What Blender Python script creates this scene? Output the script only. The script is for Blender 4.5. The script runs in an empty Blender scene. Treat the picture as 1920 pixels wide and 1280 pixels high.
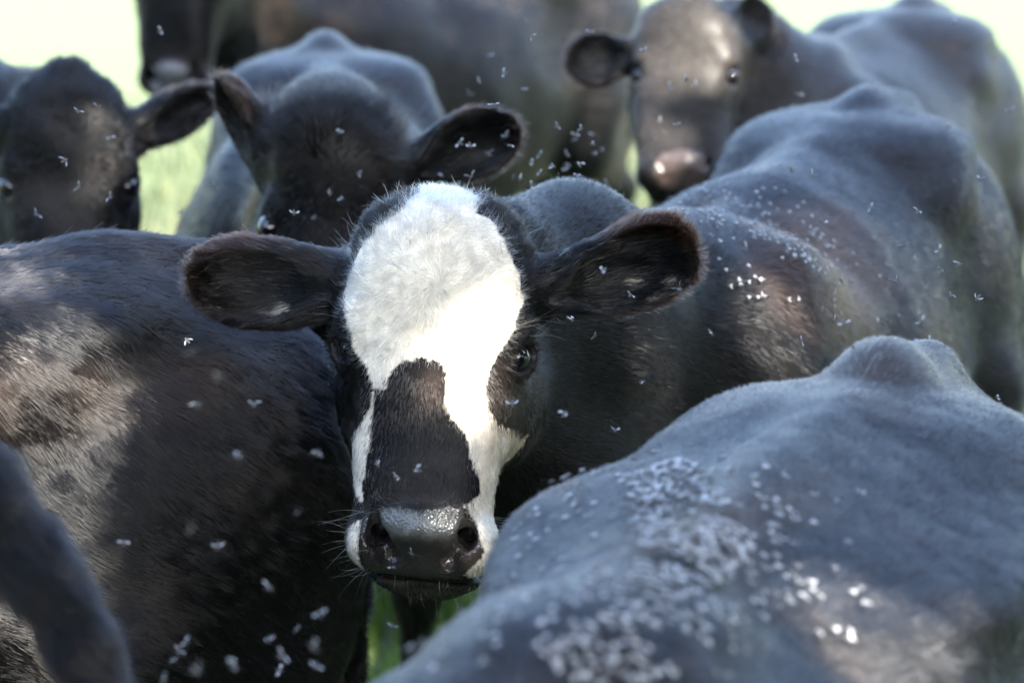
import bpy, math, random
import numpy as np
from mathutils import Vector, Matrix

QUICK = 0            # 1: coarse, no fur (layout tests)
rng = np.random.default_rng(7)
random.seed(7)

# ------------------------------------------------------------------ camera, sky, sun, exposure
scene = bpy.context.scene
CAM = np.array([0.0, 0.0, 1.90])
PITCH = math.radians(-11.6)
FPX = 5333.0                       # focal length in pixels of the 1920 wide photograph
cam_data = bpy.data.cameras.new("camera")
cam = bpy.data.objects.new("camera", cam_data)
scene.collection.objects.link(cam)
cam.location = CAM
cam.rotation_euler = (math.pi / 2 + PITCH, 0, 0)
cam_data.sensor_width = 36.0
cam_data.lens = FPX * 36.0 / 1920.0
cam_data.clip_start = 0.05
cam_data.clip_end = 2000
cam_data.dof.use_dof = True
cam_data.dof.focus_distance = 3.50
cam_data.dof.aperture_fstop = 4.0
cam_data.dof.aperture_blades = 0
scene.camera = cam

SUN_AZ, SUN_EL = math.radians(146), math.radians(45)   # azimuth from +Y towards +X
SUN = np.array([math.cos(SUN_EL) * math.sin(SUN_AZ), math.cos(SUN_EL) * math.cos(SUN_AZ), math.sin(SUN_EL)])
world = bpy.data.worlds.new("World")
scene.world = world
world.use_nodes = True
wn = world.node_tree
bg = wn.nodes["Background"]
sky = wn.nodes.new("ShaderNodeTexSky")
sky.sky_type = 'NISHITA'
sky.sun_disc = False
sky.sun_elevation = SUN_EL
sky.sun_rotation = SUN_AZ
sky.air_density = 1.0
sky.dust_density = 2.5
sky.ozone_density = 1.0
wn.links.new(sky.outputs[0], bg.inputs[0])
bg.inputs[1].default_value = 0.15
sl = bpy.data.lights.new("sun", 'SUN')
sl.energy = 3.8
sl.angle = math.radians(0.5)
sl.color = (1.0, 0.93, 0.82)
so = bpy.data.objects.new("sun", sl)
scene.collection.objects.link(so)
so.rotation_euler = Vector(SUN).to_track_quat('Z', 'Y').to_euler()
so.location = (4, -4, 9)
scene.view_settings.view_transform = 'Standard'
scene.view_settings.look = 'None'
scene.view_settings.gamma = 1.0
scene.view_settings.use_curve_mapping = False
scene.view_settings.exposure = 2.63
scene.cycles.max_bounces = 6
scene.cycles.transparent_max_bounces = 6
scene.cycles.use_denoising = True
scene.cycles_curves.shape = 'RIBBONS'
scene.cycles_curves.subdivisions = 2

CR = np.array([1.0, 0, 0])
CF = np.array([0, math.cos(PITCH), math.sin(PITCH)])
CU = np.array([0, -math.sin(PITCH), math.cos(PITCH)])

def at(px, py, d):
    """point seen at pixel (px, py) of the 1920 x 1280 photograph, d metres along the camera axis"""
    return CAM + d * (CF + CR * (px - 960) / FPX + CU * (640 - py) / FPX)

def proj(P):
    Q = P - CAM
    z = Q @ CF
    return 960 + FPX * (Q @ CR) / z, 640 - FPX * (Q @ CU) / z, z

# ------------------------------------------------------------------ scene helpers
def tag(o, label=None, cat=None, group=None, kind=None):
    if label: o["label"] = label
    if cat: o["category"] = cat
    if group: o["group"] = group
    if kind: o["kind"] = kind
    return o

def link(o, parent=None):
    scene.collection.objects.link(o)
    if parent is not None: o.parent = parent
    return o

def mesh_obj(name, V, F, mat=None, parent=None, smooth=True, cols=None):
    me = bpy.data.meshes.new(name)
    V = np.asarray(V, dtype=np.float32); 
    if isinstance(F, np.ndarray):
        n, k = F.shape
        me.vertices.add(len(V)); me.vertices.foreach_set('co', V.ravel())
        me.loops.add(n * k); me.loops.foreach_set('vertex_index', F.astype(np.int32).ravel())
        me.polygons.add(n); me.polygons.foreach_set('loop_start', np.arange(0, n * k, k, dtype=np.int32))
        me.polygons.foreach_set('loop_total', np.full(n, k, dtype=np.int32))
        me.update(calc_edges=True); me.validate()
    else:
        me.from_pydata([tuple(v) for v in V], [], F)
    if smooth:
        me.polygons.foreach_set('use_smooth', np.ones(len(me.polygons), dtype=bool))
    if cols is not None:
        a = me.attributes.new('coat', 'FLOAT_COLOR', 'POINT')
        c = np.ones((len(V), 4), dtype=np.float32); c[:, :3] = cols
        a.data.foreach_set('color', c.ravel())
    o = bpy.data.objects.new(name, me)
    if mat: me.materials.append(mat)
    return link(o, parent)

# ------------------------------------------------------------------ numpy noise
def _hash(ix, iy, iz, seed):
    h = (ix.astype(np.int64) * 374761393 + iy.astype(np.int64) * 668265263 + iz.astype(np.int64) * 2147483647 + seed * 974634777) & 0xffffffff
    h = ((h ^ (h >> 13)) * 1274126177) & 0xffffffff
    return ((h ^ (h >> 16)) & 0xffffff) / float(0xffffff) * 2 - 1

def noise(P, freq, seed=0):
    Q = P * freq
    I = np.floor(Q); f = Q - I; f = f * f * (3 - 2 * f)
    I = I.astype(np.int64)
    out = 0
    for dx in (0, 1):
        wx = f[:, 0] if dx else 1 - f[:, 0]
        for dy in (0, 1):
            wy = f[:, 1] if dy else 1 - f[:, 1]
            for dz in (0, 1):
                wz = f[:, 2] if dz else 1 - f[:, 2]
                out = out + wx * wy * wz * _hash(I[:, 0] + dx, I[:, 1] + dy, I[:, 2] + dz, seed)
    return out

def fbm(P, freq, seed=0, octv=3):
    a, s = 1.0, 0
    for k in range(octv):
        s = s + a * noise(P, freq * 2 ** k, seed + k * 17); a *= 0.5
    return s

def nrm(v):
    v = np.asarray(v, dtype=float)
    return v / (np.linalg.norm(v, axis=-1, keepdims=True) + 1e-12)

# ------------------------------------------------------------------ implicit surface kit
def smin(a, b, k):
    h = np.clip(0.5 + 0.5 * (b - a) / k, 0, 1)
    return b + (a - b) * h - k * h * (1 - h)

def smax(a, b, k):
    return -smin(-a, -b, k)

def ell(P, c, r, R=None):
    Q = P - np.asarray(c)
    if R is not None: Q = Q @ R          # columns of R = axes of the ellipsoid
    r = np.asarray(r, dtype=float)
    k0 = np.linalg.norm(Q / r, axis=1)
    k1 = np.linalg.norm(Q / (r * r), axis=1) + 1e-9
    return k0 * (k0 - 1) / k1

def cone(P, a, b, ra, rb):
    a = np.asarray(a, float); b = np.asarray(b, float)
    ab = b - a
    t = np.clip(((P - a) @ ab) / (ab @ ab), 0, 1)
    return np.linalg.norm(P - a - t[:, None] * ab, axis=1) - (ra + (rb - ra) * t)

def axes(z, up=(0, 0, 1)):
    z = nrm(z); x = nrm(np.cross(up, z)); y = np.cross(z, x)
    return np.stack([x, y, z], axis=1)

def surface_nets(F, xs, ys, zs):
    ins = F < 0
    s = np.zeros(tuple(n - 1 for n in F.shape), dtype=np.int8)
    for dx in (0, 1):
        for dy in (0, 1):
            for dz in (0, 1):
                s += ins[dx:F.shape[0] - 1 + dx, dy:F.shape[1] - 1 + dy, dz:F.shape[2] - 1 + dz]
    act = (s > 0) & (s < 8)
    I, J, K = np.nonzero(act)
    idx = np.full(act.shape, -1, dtype=np.int32)
    idx[I, J, K] = np.arange(len(I))
    acc = np.zeros((len(I), 3)); cnt = np.zeros(len(I))
    C = [(0,0,0),(1,0,0),(0,1,0),(1,1,0),(0,0,1),(1,0,1),(0,1,1),(1,1,1)]
    vals = [F[I + c[0], J + c[1], K + c[2]] for c in C]
    pos = [np.stack([xs[I + c[0]], ys[J + c[1]], zs[K + c[2]]], 1) for c in C]
    for a in range(8):
        for b in range(a + 1, 8):
            if sum(abs(C[a][i] - C[b][i]) for i in range(3)) != 1: continue
            va, vb = vals[a], vals[b]
            m = (va < 0) != (vb < 0)
            t = va[m] / (va[m] - vb[m])
            acc[m] += pos[a][m] + t[:, None] * (pos[b][m] - pos[a][m]); cnt[m] += 1
    V = acc / np.maximum(cnt, 1)[:, None]
    faces = []
    for ax in range(3):
        sl0 = [slice(None)] * 3; sl1 = [slice(None)] * 3
        sl0[ax] = slice(0, -1); sl1[ax] = slice(1, None)
        A = ins[tuple(sl0)]; B = ins[tuple(sl1)]
        i, j, k = np.nonzero(A != B)
        a_in = A[i, j, k]
        o1, o2 = [(1, 2), (2, 0), (0, 1)][ax]
        base = np.stack([i, j, k], 1)
        ok = (base[:, o1] > 0) & (base[:, o2] > 0) & (base[:, o1] < F.shape[o1] - 1) & (base[:, o2] < F.shape[o2] - 1)
        base = base[ok]; a_in = a_in[ok]
        q = []
        for d1, d2 in ((-1, -1), (0, -1), (0, 0), (-1, 0)):
            c = base.copy(); c[:, o1] += d1; c[:, o2] += d2
            q.append(idx[c[:, 0], c[:, 1], c[:, 2]])
        q = np.stack(q, 1)
        q[~a_in] = q[~a_in][:, ::-1]
        faces.append(q)
    return V, np.concatenate(faces)

def grid_axis(lo, hi, flo, fhi, fine, coarse):
    """coordinates from lo to hi, fine spacing inside [flo, fhi], growing to coarse outside"""
    mid = list(np.arange(max(flo, lo), min(fhi, hi), fine))
    out = mid[:]
    x, h = out[-1], fine
    while x < hi:
        h = min(h * 1.12, coarse); x += h; out.append(x)
    x, h, pre = out[0], fine, []
    while x > lo:
        h = min(h * 1.12, coarse); x -= h; pre.append(x)
    return np.array(pre[::-1] + out)

def polygonise(field, xs, ys, zs, B=8):
    F = np.empty((len(xs), len(ys), len(zs)), dtype=np.float32)
    F.fill(1.0)
    nb = [int(math.ceil(len(a) / B)) for a in (xs, ys, zs)]
    def cr(a, n):
        c, h = [], []
        for i in range(n):
            s = a[i * B:min(len(a), i * B + B + 1)]
            c.append((s[0] + s[-1]) / 2); h.append((s[-1] - s[0]) / 2)
        return np.array(c), np.array(h)
    cx, hx = cr(xs, nb[0]); cy, hy = cr(ys, nb[1]); cz, hz = cr(zs, nb[2])
    CX, CY, CZ = np.meshgrid(cx, cy, cz, indexing='ij')
    HX, HY, HZ = np.meshgrid(hx, hy, hz, indexing='ij')
    rad = np.sqrt(HX ** 2 + HY ** 2 + HZ ** 2).ravel()
    P = np.stack([CX.ravel(), CY.ravel(), CZ.ravel()], 1)
    f = field(P)
    near = np.abs(f) < rad * 1.9 + 0.015
    sgn = np.where(f < 0, -1.0, 1.0)
    bi = np.stack(np.unravel_index(np.arange(len(f)), nb), 1)
    for (i, j, k), v in zip(bi[~near], sgn[~near]):
        F[i*B:i*B+B, j*B:j*B+B, k*B:k*B+B] = v
    nz = bi[near]
    ar = np.arange(B)
    for s in range(0, len(nz), 900):
        b = nz[s:s + 900]
        ix = (b[:, 0:1] * B + ar)[:, :, None, None] + np.zeros((1, B, B, B), int)
        iy = (b[:, 1:2] * B + ar)[:, None, :, None] + np.zeros((1, B, B, B), int)
        iz = (b[:, 2:3] * B + ar)[:, None, None, :] + np.zeros((1, B, B, B), int)
        ix, iy, iz = ix.ravel(), iy.ravel(), iz.ravel()
        ok = (ix < len(xs)) & (iy < len(ys)) & (iz < len(zs))
        ix, iy, iz = ix[ok], iy[ok], iz[ok]
        F[ix, iy, iz] = field(np.stack([xs[ix], ys[iy], zs[iz]], 1))
    return surface_nets(F, xs, ys, zs)
# ------------------------------------------------------------------ cow anatomy
# cow space: x forward, y to the cow's left, z up, metres at scale 1; root on the ground under the barrel
# head space: u towards the cow's left, v up the face (muzzle to poll), w out of the forehead
HV  = [-.315, -.300, -.278, -.25, -.20, -.15, -.10, -.05, .00, .05, .10, .145, .170, .192, .210]
HA  = [ .020,  .054,  .082, .101, .104, .108, .110, .114, .119, .125, .126, .116, .103, .078, .030]
HF  = [-.070, -.048, -.026, -.004, .004, .004, .002, .001, .000, .001, .000, -.010, -.024, -.042, -.066]
HB  = [-.090, -.118, -.128, -.135, -.150, -.172, -.205, -.235, -.245, -.235, -.210, -.185, -.165, -.135, -.100]

def cubic(x, X, Y, cache={}):
    key = id(X), id(Y)
    if key not in cache:
        xx = np.linspace(X[0], X[-1], 400)
        yy = np.interp(xx, X, Y)
        ker = np.hanning(15); ker /= ker.sum()
        yy = np.convolve(np.pad(yy, 7, mode='edge'), ker, 'valid')
        cache[key] = (xx, yy)
    xx, yy = cache[key]
    return np.interp(x, xx, yy)

EYE = np.array([.098, .000, -.053])
EYE_D = nrm([.74, .02, .67])
EYE_R = .0215

def ear_frame(ear):
    root = np.array(ear['root']); tip = np.array(ear['tip'])
    L = np.linalg.norm(tip - root)
    e1 = (tip - root) / L
    e3 = np.array(ear['face'], float); e3 = nrm(e3 - e1 * (e3 @ e1))
    e2 = np.cross(e3, e1)
    return root, tip, L, np.stack([e1, e2, e3], axis=1)

def ear_field(P, ear):
    root, tip, L, R = ear_frame(ear)
    w = ear['width'] / 2
    Q = (P - root) @ R
    # droop: bend the blade
    bend = ear.get('bend', 0.0)
    Q = Q.copy(); Q[:, 1] -= bend * np.clip(Q[:, 0] / L, 0, 1.2) ** 2
    lob = ear.get('lobe', 0.0)      # lower edge lobe
    I = np.eye(3)
    outer = ell(Q, (.60 * L, 0, 0), (.42 * L, w, .034))
    if lob:
        outer = smin(outer, ell(Q, (.74 * L, lob * w, .0), (.27 * L, .75 * w, .034)), .015)
    stem = cone(Q, (-.03, 0, -.008), (.42 * L, 0, -.006), .040, .036)
    outer = smin(outer, stem, .03)
    inner = ell(Q, (.62 * L, 0, .024), (.395 * L, w - .005, .038))
    if lob:
        inner = smin(inner, ell(Q, (.74 * L, lob * w, .024), (.25 * L, .75 * w - .006, .036)), .015)
    chan = cone(Q, (.12 * L, 0, .040), (.5 * L, 0, .034), .016, .03)
    inner = smin(inner, chan, .02)
    return smax(outer, -inner, .006)

def head_field(P, C):
    au = np.abs(P[:, 0])
    S = np.stack([au, P[:, 1], P[:, 2]], 1)         # mirrored
    v = P[:, 1]
    a = cubic(v, HV, HA) * C.get('head_wide', 1.0); fr = cubic(v, HV, HF); bk = cubic(v, HV, HB)
    wc = (fr + bk) / 2; b = np.maximum((fr - bk) / 2, .008)
    t = (P[:, 2] - wc) / b
    aa = a * (1 - .34 * np.clip(.5 - .5 * t, 0, 1) ** 1.2)
    n = 3.0
    r = (np.abs(P[:, 0] / aa) ** n + np.abs(t) ** n) ** (1 / n)
    f = (r - 1) * np.minimum(aa, b) * .8
    f = smax(f, v - .207, .03); f = smax(f, -.308 - v, .03)
    # brow, orbit, cheek bone, masseter, poll, jaw, chin
    f = smin(f, ell(S, (.088, .034, -.046), (.034, .030, .030)), .022)
    f = smin(f, ell(S, (.092, .000, -.062), (.034, .036, .036)), .015)
    f = smin(f, ell(S, (.078, -.060, -.085), (.026, .060, .030)), .03)
    f = smin(f, ell(S, (.084, -.050, -.160), (.048, .090, .070)), .03)
    f = smin(f, ell(P, (0, .165, -.062), (.070, .038, .045)), .03)
    f = smin(f, ell(P, (0, .10, -.03), (.090, .085, .038)), .02)
    f = smin(f, ell(S, (.040, -.275, -.085), (.036, .026, .040)), .02)
    f = smin(f, ell(P, (0, -.292, -.088), (.044, .020, .034)), .02)
    # muzzle: nose wings and pad
    f = smin(f, ell(S, (.062, -.240, -.030), (.034, .040, .036)), .018)
    f = smin(f, ell(P, (0, -.222, -.020), (.055, .030, .034)), .02)
    f = smin(f, ell(P, (0, -.262, -.038), (.050, .026, .026)), .02)
    # temple hollow, cheek hollow in front of the masseter
    f = smax(f, -ell(S, (.150, .055, -.075), (.030, .030, .030)), .03)
    # eyelids and slit
    f = smin(f, ell(S, EYE, (EYE_R + .005,) * 3), .010)
    tl = nrm(np.cross(EYE_D, nrm([.55, -.75, .35])))
    e1 = nrm(np.array([.50, .72, -.45])); e1 = nrm(e1 - EYE_D * (e1 @ EYE_D)); e2 = np.cross(EYE_D, e1)
    Re = np.stack([e1, e2, EYE_D], 1)
    f = smax(f, -ell(S, EYE + EYE_D * .024, (.0245, .0205, .024), Re), .004)
    cr0 = EYE + EYE_D * .021 - e1 * .016
    f = smax(f, -cone(S, cr0, cr0 - e1 * .026 + np.array([-.004, -.004, .004]), .0045, .002), .006)
    # nostrils
    n0 = np.array([.060, -.203, -.006]); n1 = np.array([.055, -.232, -.006]); n2 = np.array([.038, -.257, -.016])
    f = smax(f, -cone(S, n0, n1, .004, .0125), .005)
    f = smax(f, -cone(S, n1, n2, .0130, .0105), .005)
    f = smax(f, -cone(S, n1 + [-.001, -.003, 0], n1 + [.002, .008, -.05], .012, .009), .005)
    # mouth line
    f = smax(f, -cone(S, (0, -.291, -.030), (.050, -.287, -.045), .003, .003), .008)
    f = smax(f, -cone(S, (.050, -.287, -.045), (.082, -.255, -.095), .003, .002), .008)
    if C.get('peak'): f = smin(f, ell(P, (0, .195, -.075), (.040, .035, .04)), .03)
    for e in C['ears']:
        f = smin(f, ear_field(P, e), .022)
    return f

BX = [-.93, -.90, -.82, -.70, -.58, -.42, -.20, .05, .28, .45, .58, .68, .74]
BH = [.02, .085, .175, .235, .265, .275, .315, .335, .300, .250, .205, .130, .03]     # half width
BT = [1.02, 1.16, 1.235, 1.265, 1.275, 1.272, 1.245, 1.240, 1.262, 1.270, 1.215, 1.10, .98]   # top line
BB = [.90, .80, .70, .62, .58, .53, .47, .45, .48, .52, .56, .66, .80]                   # belly line
K_LEG = .05

def body_field(P, C):
    x = P[:, 0]; ay = np.abs(P[:, 1])
    S = np.stack([x, ay, P[:, 2]], 1)
    fat = C.get('fat', 1.0)
    hw = cubic(x, BX, BH) * fat; top = cubic(x, BX, BT) + C.get('withers', 0.0) * np.clip((x - .05) / .3, 0, 1); bot = cubic(x, BX, BB)
    zc = (top + bot) / 2; hh = np.maximum((top - bot) / 2, .02)
    t = (P[:, 2] - zc) / hh
    w = hw * (1 - .20 * np.clip(t, 0, 1) ** 1.5)
    n = 2.25
    r = (np.abs(P[:, 1] / w) ** n + np.abs(t) ** n) ** (1 / n)
    f = (r - 1) * np.minimum(w, hh) * .85
    f = smax(f, x - .735, .05); f = smax(f, -.925 - x, .05)
    g = smin(f, ell(S, (.40, .160, .92), (.17, .075, .26)), .10)          # shoulder blade
    g = smin(g, ell(S, (.52, .13, .80), (.13, .10, .20)), .07)
    g = smin(g, ell(P, (.56, 0, .66), (.14, .11, .20)), .07)               # brisket
    wz = C.get('withers', 0.0)
    g = smin(g, ell(P, (.36, 0, 1.235 + wz), (.20, .075, .060)), .05)            # withers
    g = smin(g, ell(S, (.33, .085, 1.235 + wz), (.10, .030, .050)), .03)
    if C.get('loin'): g = smin(g, ell(S, (-.20, .13, 1.180), (.27, .15, .054)), .08)
    g = smin(g, ell(S, (-.66, .150, .86), (.265, .130, .33)), .08)          # thigh
    if C.get('hooks', True): g = smin(g, ell(S, (-.42, .180 * fat, 1.150), (.080, .055, .050)), .09)        # hook bone
    g = smin(g, ell(S, (-.84, .110, 1.120), (.05, .045, .045)), .07)        # pin bone
    g = smin(g, cone(P, (-.82, 0, 1.255), (.30, 0, 1.250 + wz), .022, .028), .06)  # spine
    hb = C.get('hump', .03)
    g = smin(g, ell(S, (-.50, .10, 1.215 + hb * .4), (.16, .11, .05)), .06)
    g = smin(g, ell(P, (-.60, 0, 1.245 + hb), (.10, .048, .055)), .035)      # sacrum
    g = smin(g, ell(P, (-.69, 0, 1.235 + hb * .5), (.09, .045, .05)), .03)
    if C.get('hooks', True): g = smax(g, -ell(S, (-.30, .36, 1.02), (.11, .07, .12)), .10)            # hunger hollow
    g = smax(g, -ell(S, (-.02, .20, 1.36), (.32, .09, .10)), .10)            # beside the spine
    g = smax(g, -ell(S, (.18, .19, 1.33), (.08, .07, .11)), .06)             # behind the blade
    if 'knob' in C: g = smin(g, ell(P, C['knob'][:3], C['knob'][3:]), .022)
    tl = C.get('tail', [(-.86, 0, 1.215), (-.925, .0, 1.16), (-.955, .01, 1.0), (-.955, .02, .75), (-.95, .03, .52)])
    tr = C.get('tail_r', [.038, .030, .024, .020, .018])
    for i in range(len(tl) - 1): g = smin(g, cone(P, tl[i], tl[i + 1], tr[i], tr[i + 1]), .012)
    # ribs
    rib = np.exp(-((x - .0) / .25) ** 2) * np.exp(-((P[:, 2] - .9) / .25) ** 2)
    g = g - .0010 * rib * np.sin((x + .25 * (P[:, 2] - .9)) * 2 * math.pi / .085)
    # legs
    for (a, b, ra, rb) in [((.46, .165, .82), (.40, .170, .56), .105, .075), ((.40, .170, .56), (.45, .155, .36), .062, .044),
                           ((.45, .155, .36), (.44, .150, .13), .036, .032), ((.44, .15, .13), (.47, .15, .055), .038, .042),
                           ((-.56, .19, .78), (-.52, .20, .64), .13, .10), ((-.52, .20, .66), (-.80, .165, .49), .095, .046),
                           ((-.80, .165, .49), (-.76, .155, .15), .042, .034), ((-.76, .155, .14), (-.72, .155, .055), .040, .043)]:
        g = smin(g, cone(S, a, b, ra, rb), K_LEG)
    for cx in (.49, -.70):
        hf = ell(S, (cx, .15 if cx > 0 else .155, .030), (.062, .050, .050))
        g = smin(g, smax(hf, -P[:, 2], .004), .012)
    return g

def cow_field(C):
    Oh, Rh = C['Oh'], C['Rh']
    hs = C.get('head_scale', 1.0)
    def H(p): return Oh + Rh @ (np.asarray(p, float) * hs)
    crest0, mid0, low0 = H((0, .135, -.125)), H((0, .04, -.165)), H((0, -.045, -.185))
    def mids(a, b, lift):
        m = (a + b) / 2; m = m + np.array([0, 0, lift]); return m
    c1, m1, l1 = np.array([.40, 0, 1.19 + C.get('withers', 0)]), np.array([.46, 0, 1.02]), np.array([.58, 0, .80])
    segs = []
    for a, b, r0, rm, r1, lift in ((crest0, c1, .062, .085, .085, .03), (mid0, m1, .095, .125, .19, 0.0), (low0, l1, .070, .105, .15, -.02)):
        m = mids(a, b, lift)
        off = C.get('neck_bow', (0, 0, 0)); m = m + np.array(off)
        segs += [(a, m, r0, rm), (m, b, rm, r1)]
    xs = C.get('extra')
    def fld(P):
        P = np.asarray(P, float)
        if C.get('body', True):
            f = body_field(P, C)
        else:
            f = np.full(len(P), 1.0)
        if C.get('head', True):
            g = None
            for s in segs:
                d = cone(P, *s)
                g = d if g is None else smin(g, d, .09)
            f = smin(f, g, .09)
            hd = head_field(((P - Oh) @ Rh) / hs, C) * hs
            f = smin(f, hd, .035)
        if xs: f = xs(f, P)
        amp = C.get('lumps', .007)
        f = f + amp * (noise(P, 5.0, C['seed']) + .5 * noise(P, 11.0, C['seed'] + 5))
        return f
    return fld

def head_axes(p, yaw, pitch, roll):
    """world axes (columns u, v, w) of a head at p: yaw turns the face to the picture's right, pitch tips it up, roll turns it clockwise"""
    w = nrm(CAM - p); u = nrm(CR - w * (CR @ w)); v = np.cross(w, u)
    R = np.stack([u, v, w], 1)
    def rot(ax, a):
        return np.array(Matrix.Rotation(a, 3, ax))
    return R @ rot('Y', math.radians(yaw)) @ rot('X', math.radians(-pitch)) @ rot('Z', math.radians(-roll))

def std_ears(droop=.0, fwd=.25, L=.20, width=.115):
    return [dict(root=(s * .108, .100, -.085), tip=(s * (.108 + L * .95), .100 - L * droop, -.085 - L * fwd * .6),
                 face=(s * fwd, -.25, 1), width=width) for s in (-1, 1)]
# ------------------------------------------------------------------ building one cow
def place(C):
    th = math.radians(C['heading']); s = C.get('scale', 1.0)
    R = np.array([[math.cos(th), -math.sin(th), 0], [math.sin(th), math.cos(th), 0], [0, 0, 1]])
    T = np.array([C['hips'][0], C['hips'][1], 0]) - R @ np.array([-.60 * s, 0, 0])
    C['R'], C['T'], C['s'], C['th'] = R, T, s, th
    if 'head_at' in C:
        p = C['head_at']; Rw = head_axes(p, *C['head_turn'])
        C['Oh'] = (R.T @ (p - T)) / s
        C['Rh'] = R.T @ Rw
        C['p'], C['Rw'] = p, Rw
    else:
        C['Oh'] = np.array(C.get('head_local', (1.12, 0, 1.15)))
        k = math.radians(C.get('head_tilt', 50))
        C['Rh'] = np.array([[0, -math.cos(k), math.sin(k)], [1, 0, 0], [0, math.sin(k), math.cos(k)]])
        C.setdefault('ears', std_ears(.25, .2))
    C['head'] = True

def to_world(C, P): return (np.asarray(P) * C['s']) @ C['R'].T + C['T']
def to_head(C, P): return ((np.asarray(P) - C['Oh']) @ C['Rh']) / C.get('head_scale', 1.0)

def tone_noise(P): return .5 + .5 * noise(P, 40, 3)

def in_poly(x, y, poly):
    poly = np.asarray(poly, float); inside = np.zeros(len(x), bool)
    x1, y1 = poly[-1]
    for x2, y2 in poly:
        c = ((y2 > y) != (y1 > y)) & (x < (x1 - x2) * (y - y2) / (y1 - y2 + 1e-12) + x2)
        inside ^= c; x1, y1 = x2, y2
    return inside

BLACK = np.array([.0028, .0029, .0036]); BROWN = np.array([.026, .017, .012]); RUST = np.array([.085, .040, .025])

def ear_info(C, H):
    """for points in head space: index mask, ear-frame coordinates, rim factor"""
    out = np.zeros(len(H), bool); Q = np.zeros_like(H); rim = np.zeros(len(H)); ax = np.zeros((len(H), 3, 3)); Ls = np.ones(len(H)); ws = np.ones(len(H))
    for e in C['ears']:
        root, tip, L, R = ear_frame(e)
        q = (H - root) @ R
        q = q.copy(); q[:, 1] -= e.get('bend', 0) * np.clip(q[:, 0] / L, 0, 1.2) ** 2
        w = e['width'] / 2
        m = (q[:, 0] > .02) & (q[:, 0] < L * 1.15) & (np.abs(q[:, 1]) < w * 1.9) & (np.abs(q[:, 2]) < .09) & (np.sign(root[0]) == np.sign(H[:, 0]))
        out |= m; Q[m] = q[m]; ax[m] = R; Ls[m] = L; ws[m] = w
        rr = ((q[:, 0] - .6 * L) / (.42 * L)) ** 2 + (q[:, 1] / w) ** 2
        rim[m] = np.clip((np.sqrt(rr[m]) - .82) / .16, 0, 1) * np.clip((q[m, 0] - .35 * L) / (.3 * L), 0, 1)
    return out, Q, rim, ax, Ls, ws

def coat_colour(C, P, H=None):
    rust = C.get('rust', .3)
    n = fbm(P, 2.6, C['seed'] + 40, 3)
    n2 = noise(P, 14.0, C['seed'] + 60)
    k = np.clip((n + .25 * n2 - (.55 - rust)) * 1.8, 0, 1)[:, None]
    col = np.asarray(C.get('base', BLACK)) * (1 - k) + BROWN * k
    for (c, r, a, tone) in C.get('patches', []):
        d = np.linalg.norm((P - np.asarray(c)) / np.asarray(r), axis=1) + .25 * n + .12 * n2
        m = (np.clip(1.25 - d, 0, 1) * a)[:, None]; m = np.clip(m, 0, 1)
        col = col * (1 - m) + np.asarray(tone) * m
    dust = (np.clip(fbm(P, 7.0, C['seed'] + 90, 3) - .25, 0, 1) * 1.2)[:, None] * C.get('dust', .5)
    col = col + dust * np.array([.030, .024, .019])
    top = (np.clip((P[:, 2] - 1.02) / .22, 0, 1) * (P[:, 0] < .55))[:, None] * C.get('topsheen', 1.0)  # bluish sky sheen painted into the upper coat, rising with height
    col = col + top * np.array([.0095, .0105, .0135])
    if H is not None:
        e, Q, rim, _, _, _ = ear_info(C, H)
        kk = (rim * .32)[:, None]
        col = np.where(e[:, None], BLACK * 1.1 * (1 - kk) + RUST * kk, col)
        if 'face_tone' in C:
            k = (np.clip((H[:, 2] + .13) / .05, 0, 1) * np.clip((.125 - np.abs(H[:, 0])) / .03, 0, 1) * np.clip((H[:, 1] + .19) / .1, 0, 1) * np.clip(.75 + .5 * n2, 0, 1))[:, None]
            col = np.where(e[:, None], col, col * (1 - k) + np.asarray(C['face_tone']) * k)
        if C.get('blaze'): col = C['blaze'](C, H, col)
    return col

def nose_mask(H):
    """bare skin of the nose pad and lips, head space"""
    u = np.abs(H[:, 0]); v = H[:, 1]
    pad = (v < -.196 - .5 * np.clip(u - .045, 0, 1)) & (u < .072 - .25 * np.clip(v + .25, 0, 1)) & (H[:, 2] > -.075 ) & (v > -.31)
    return pad

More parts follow.
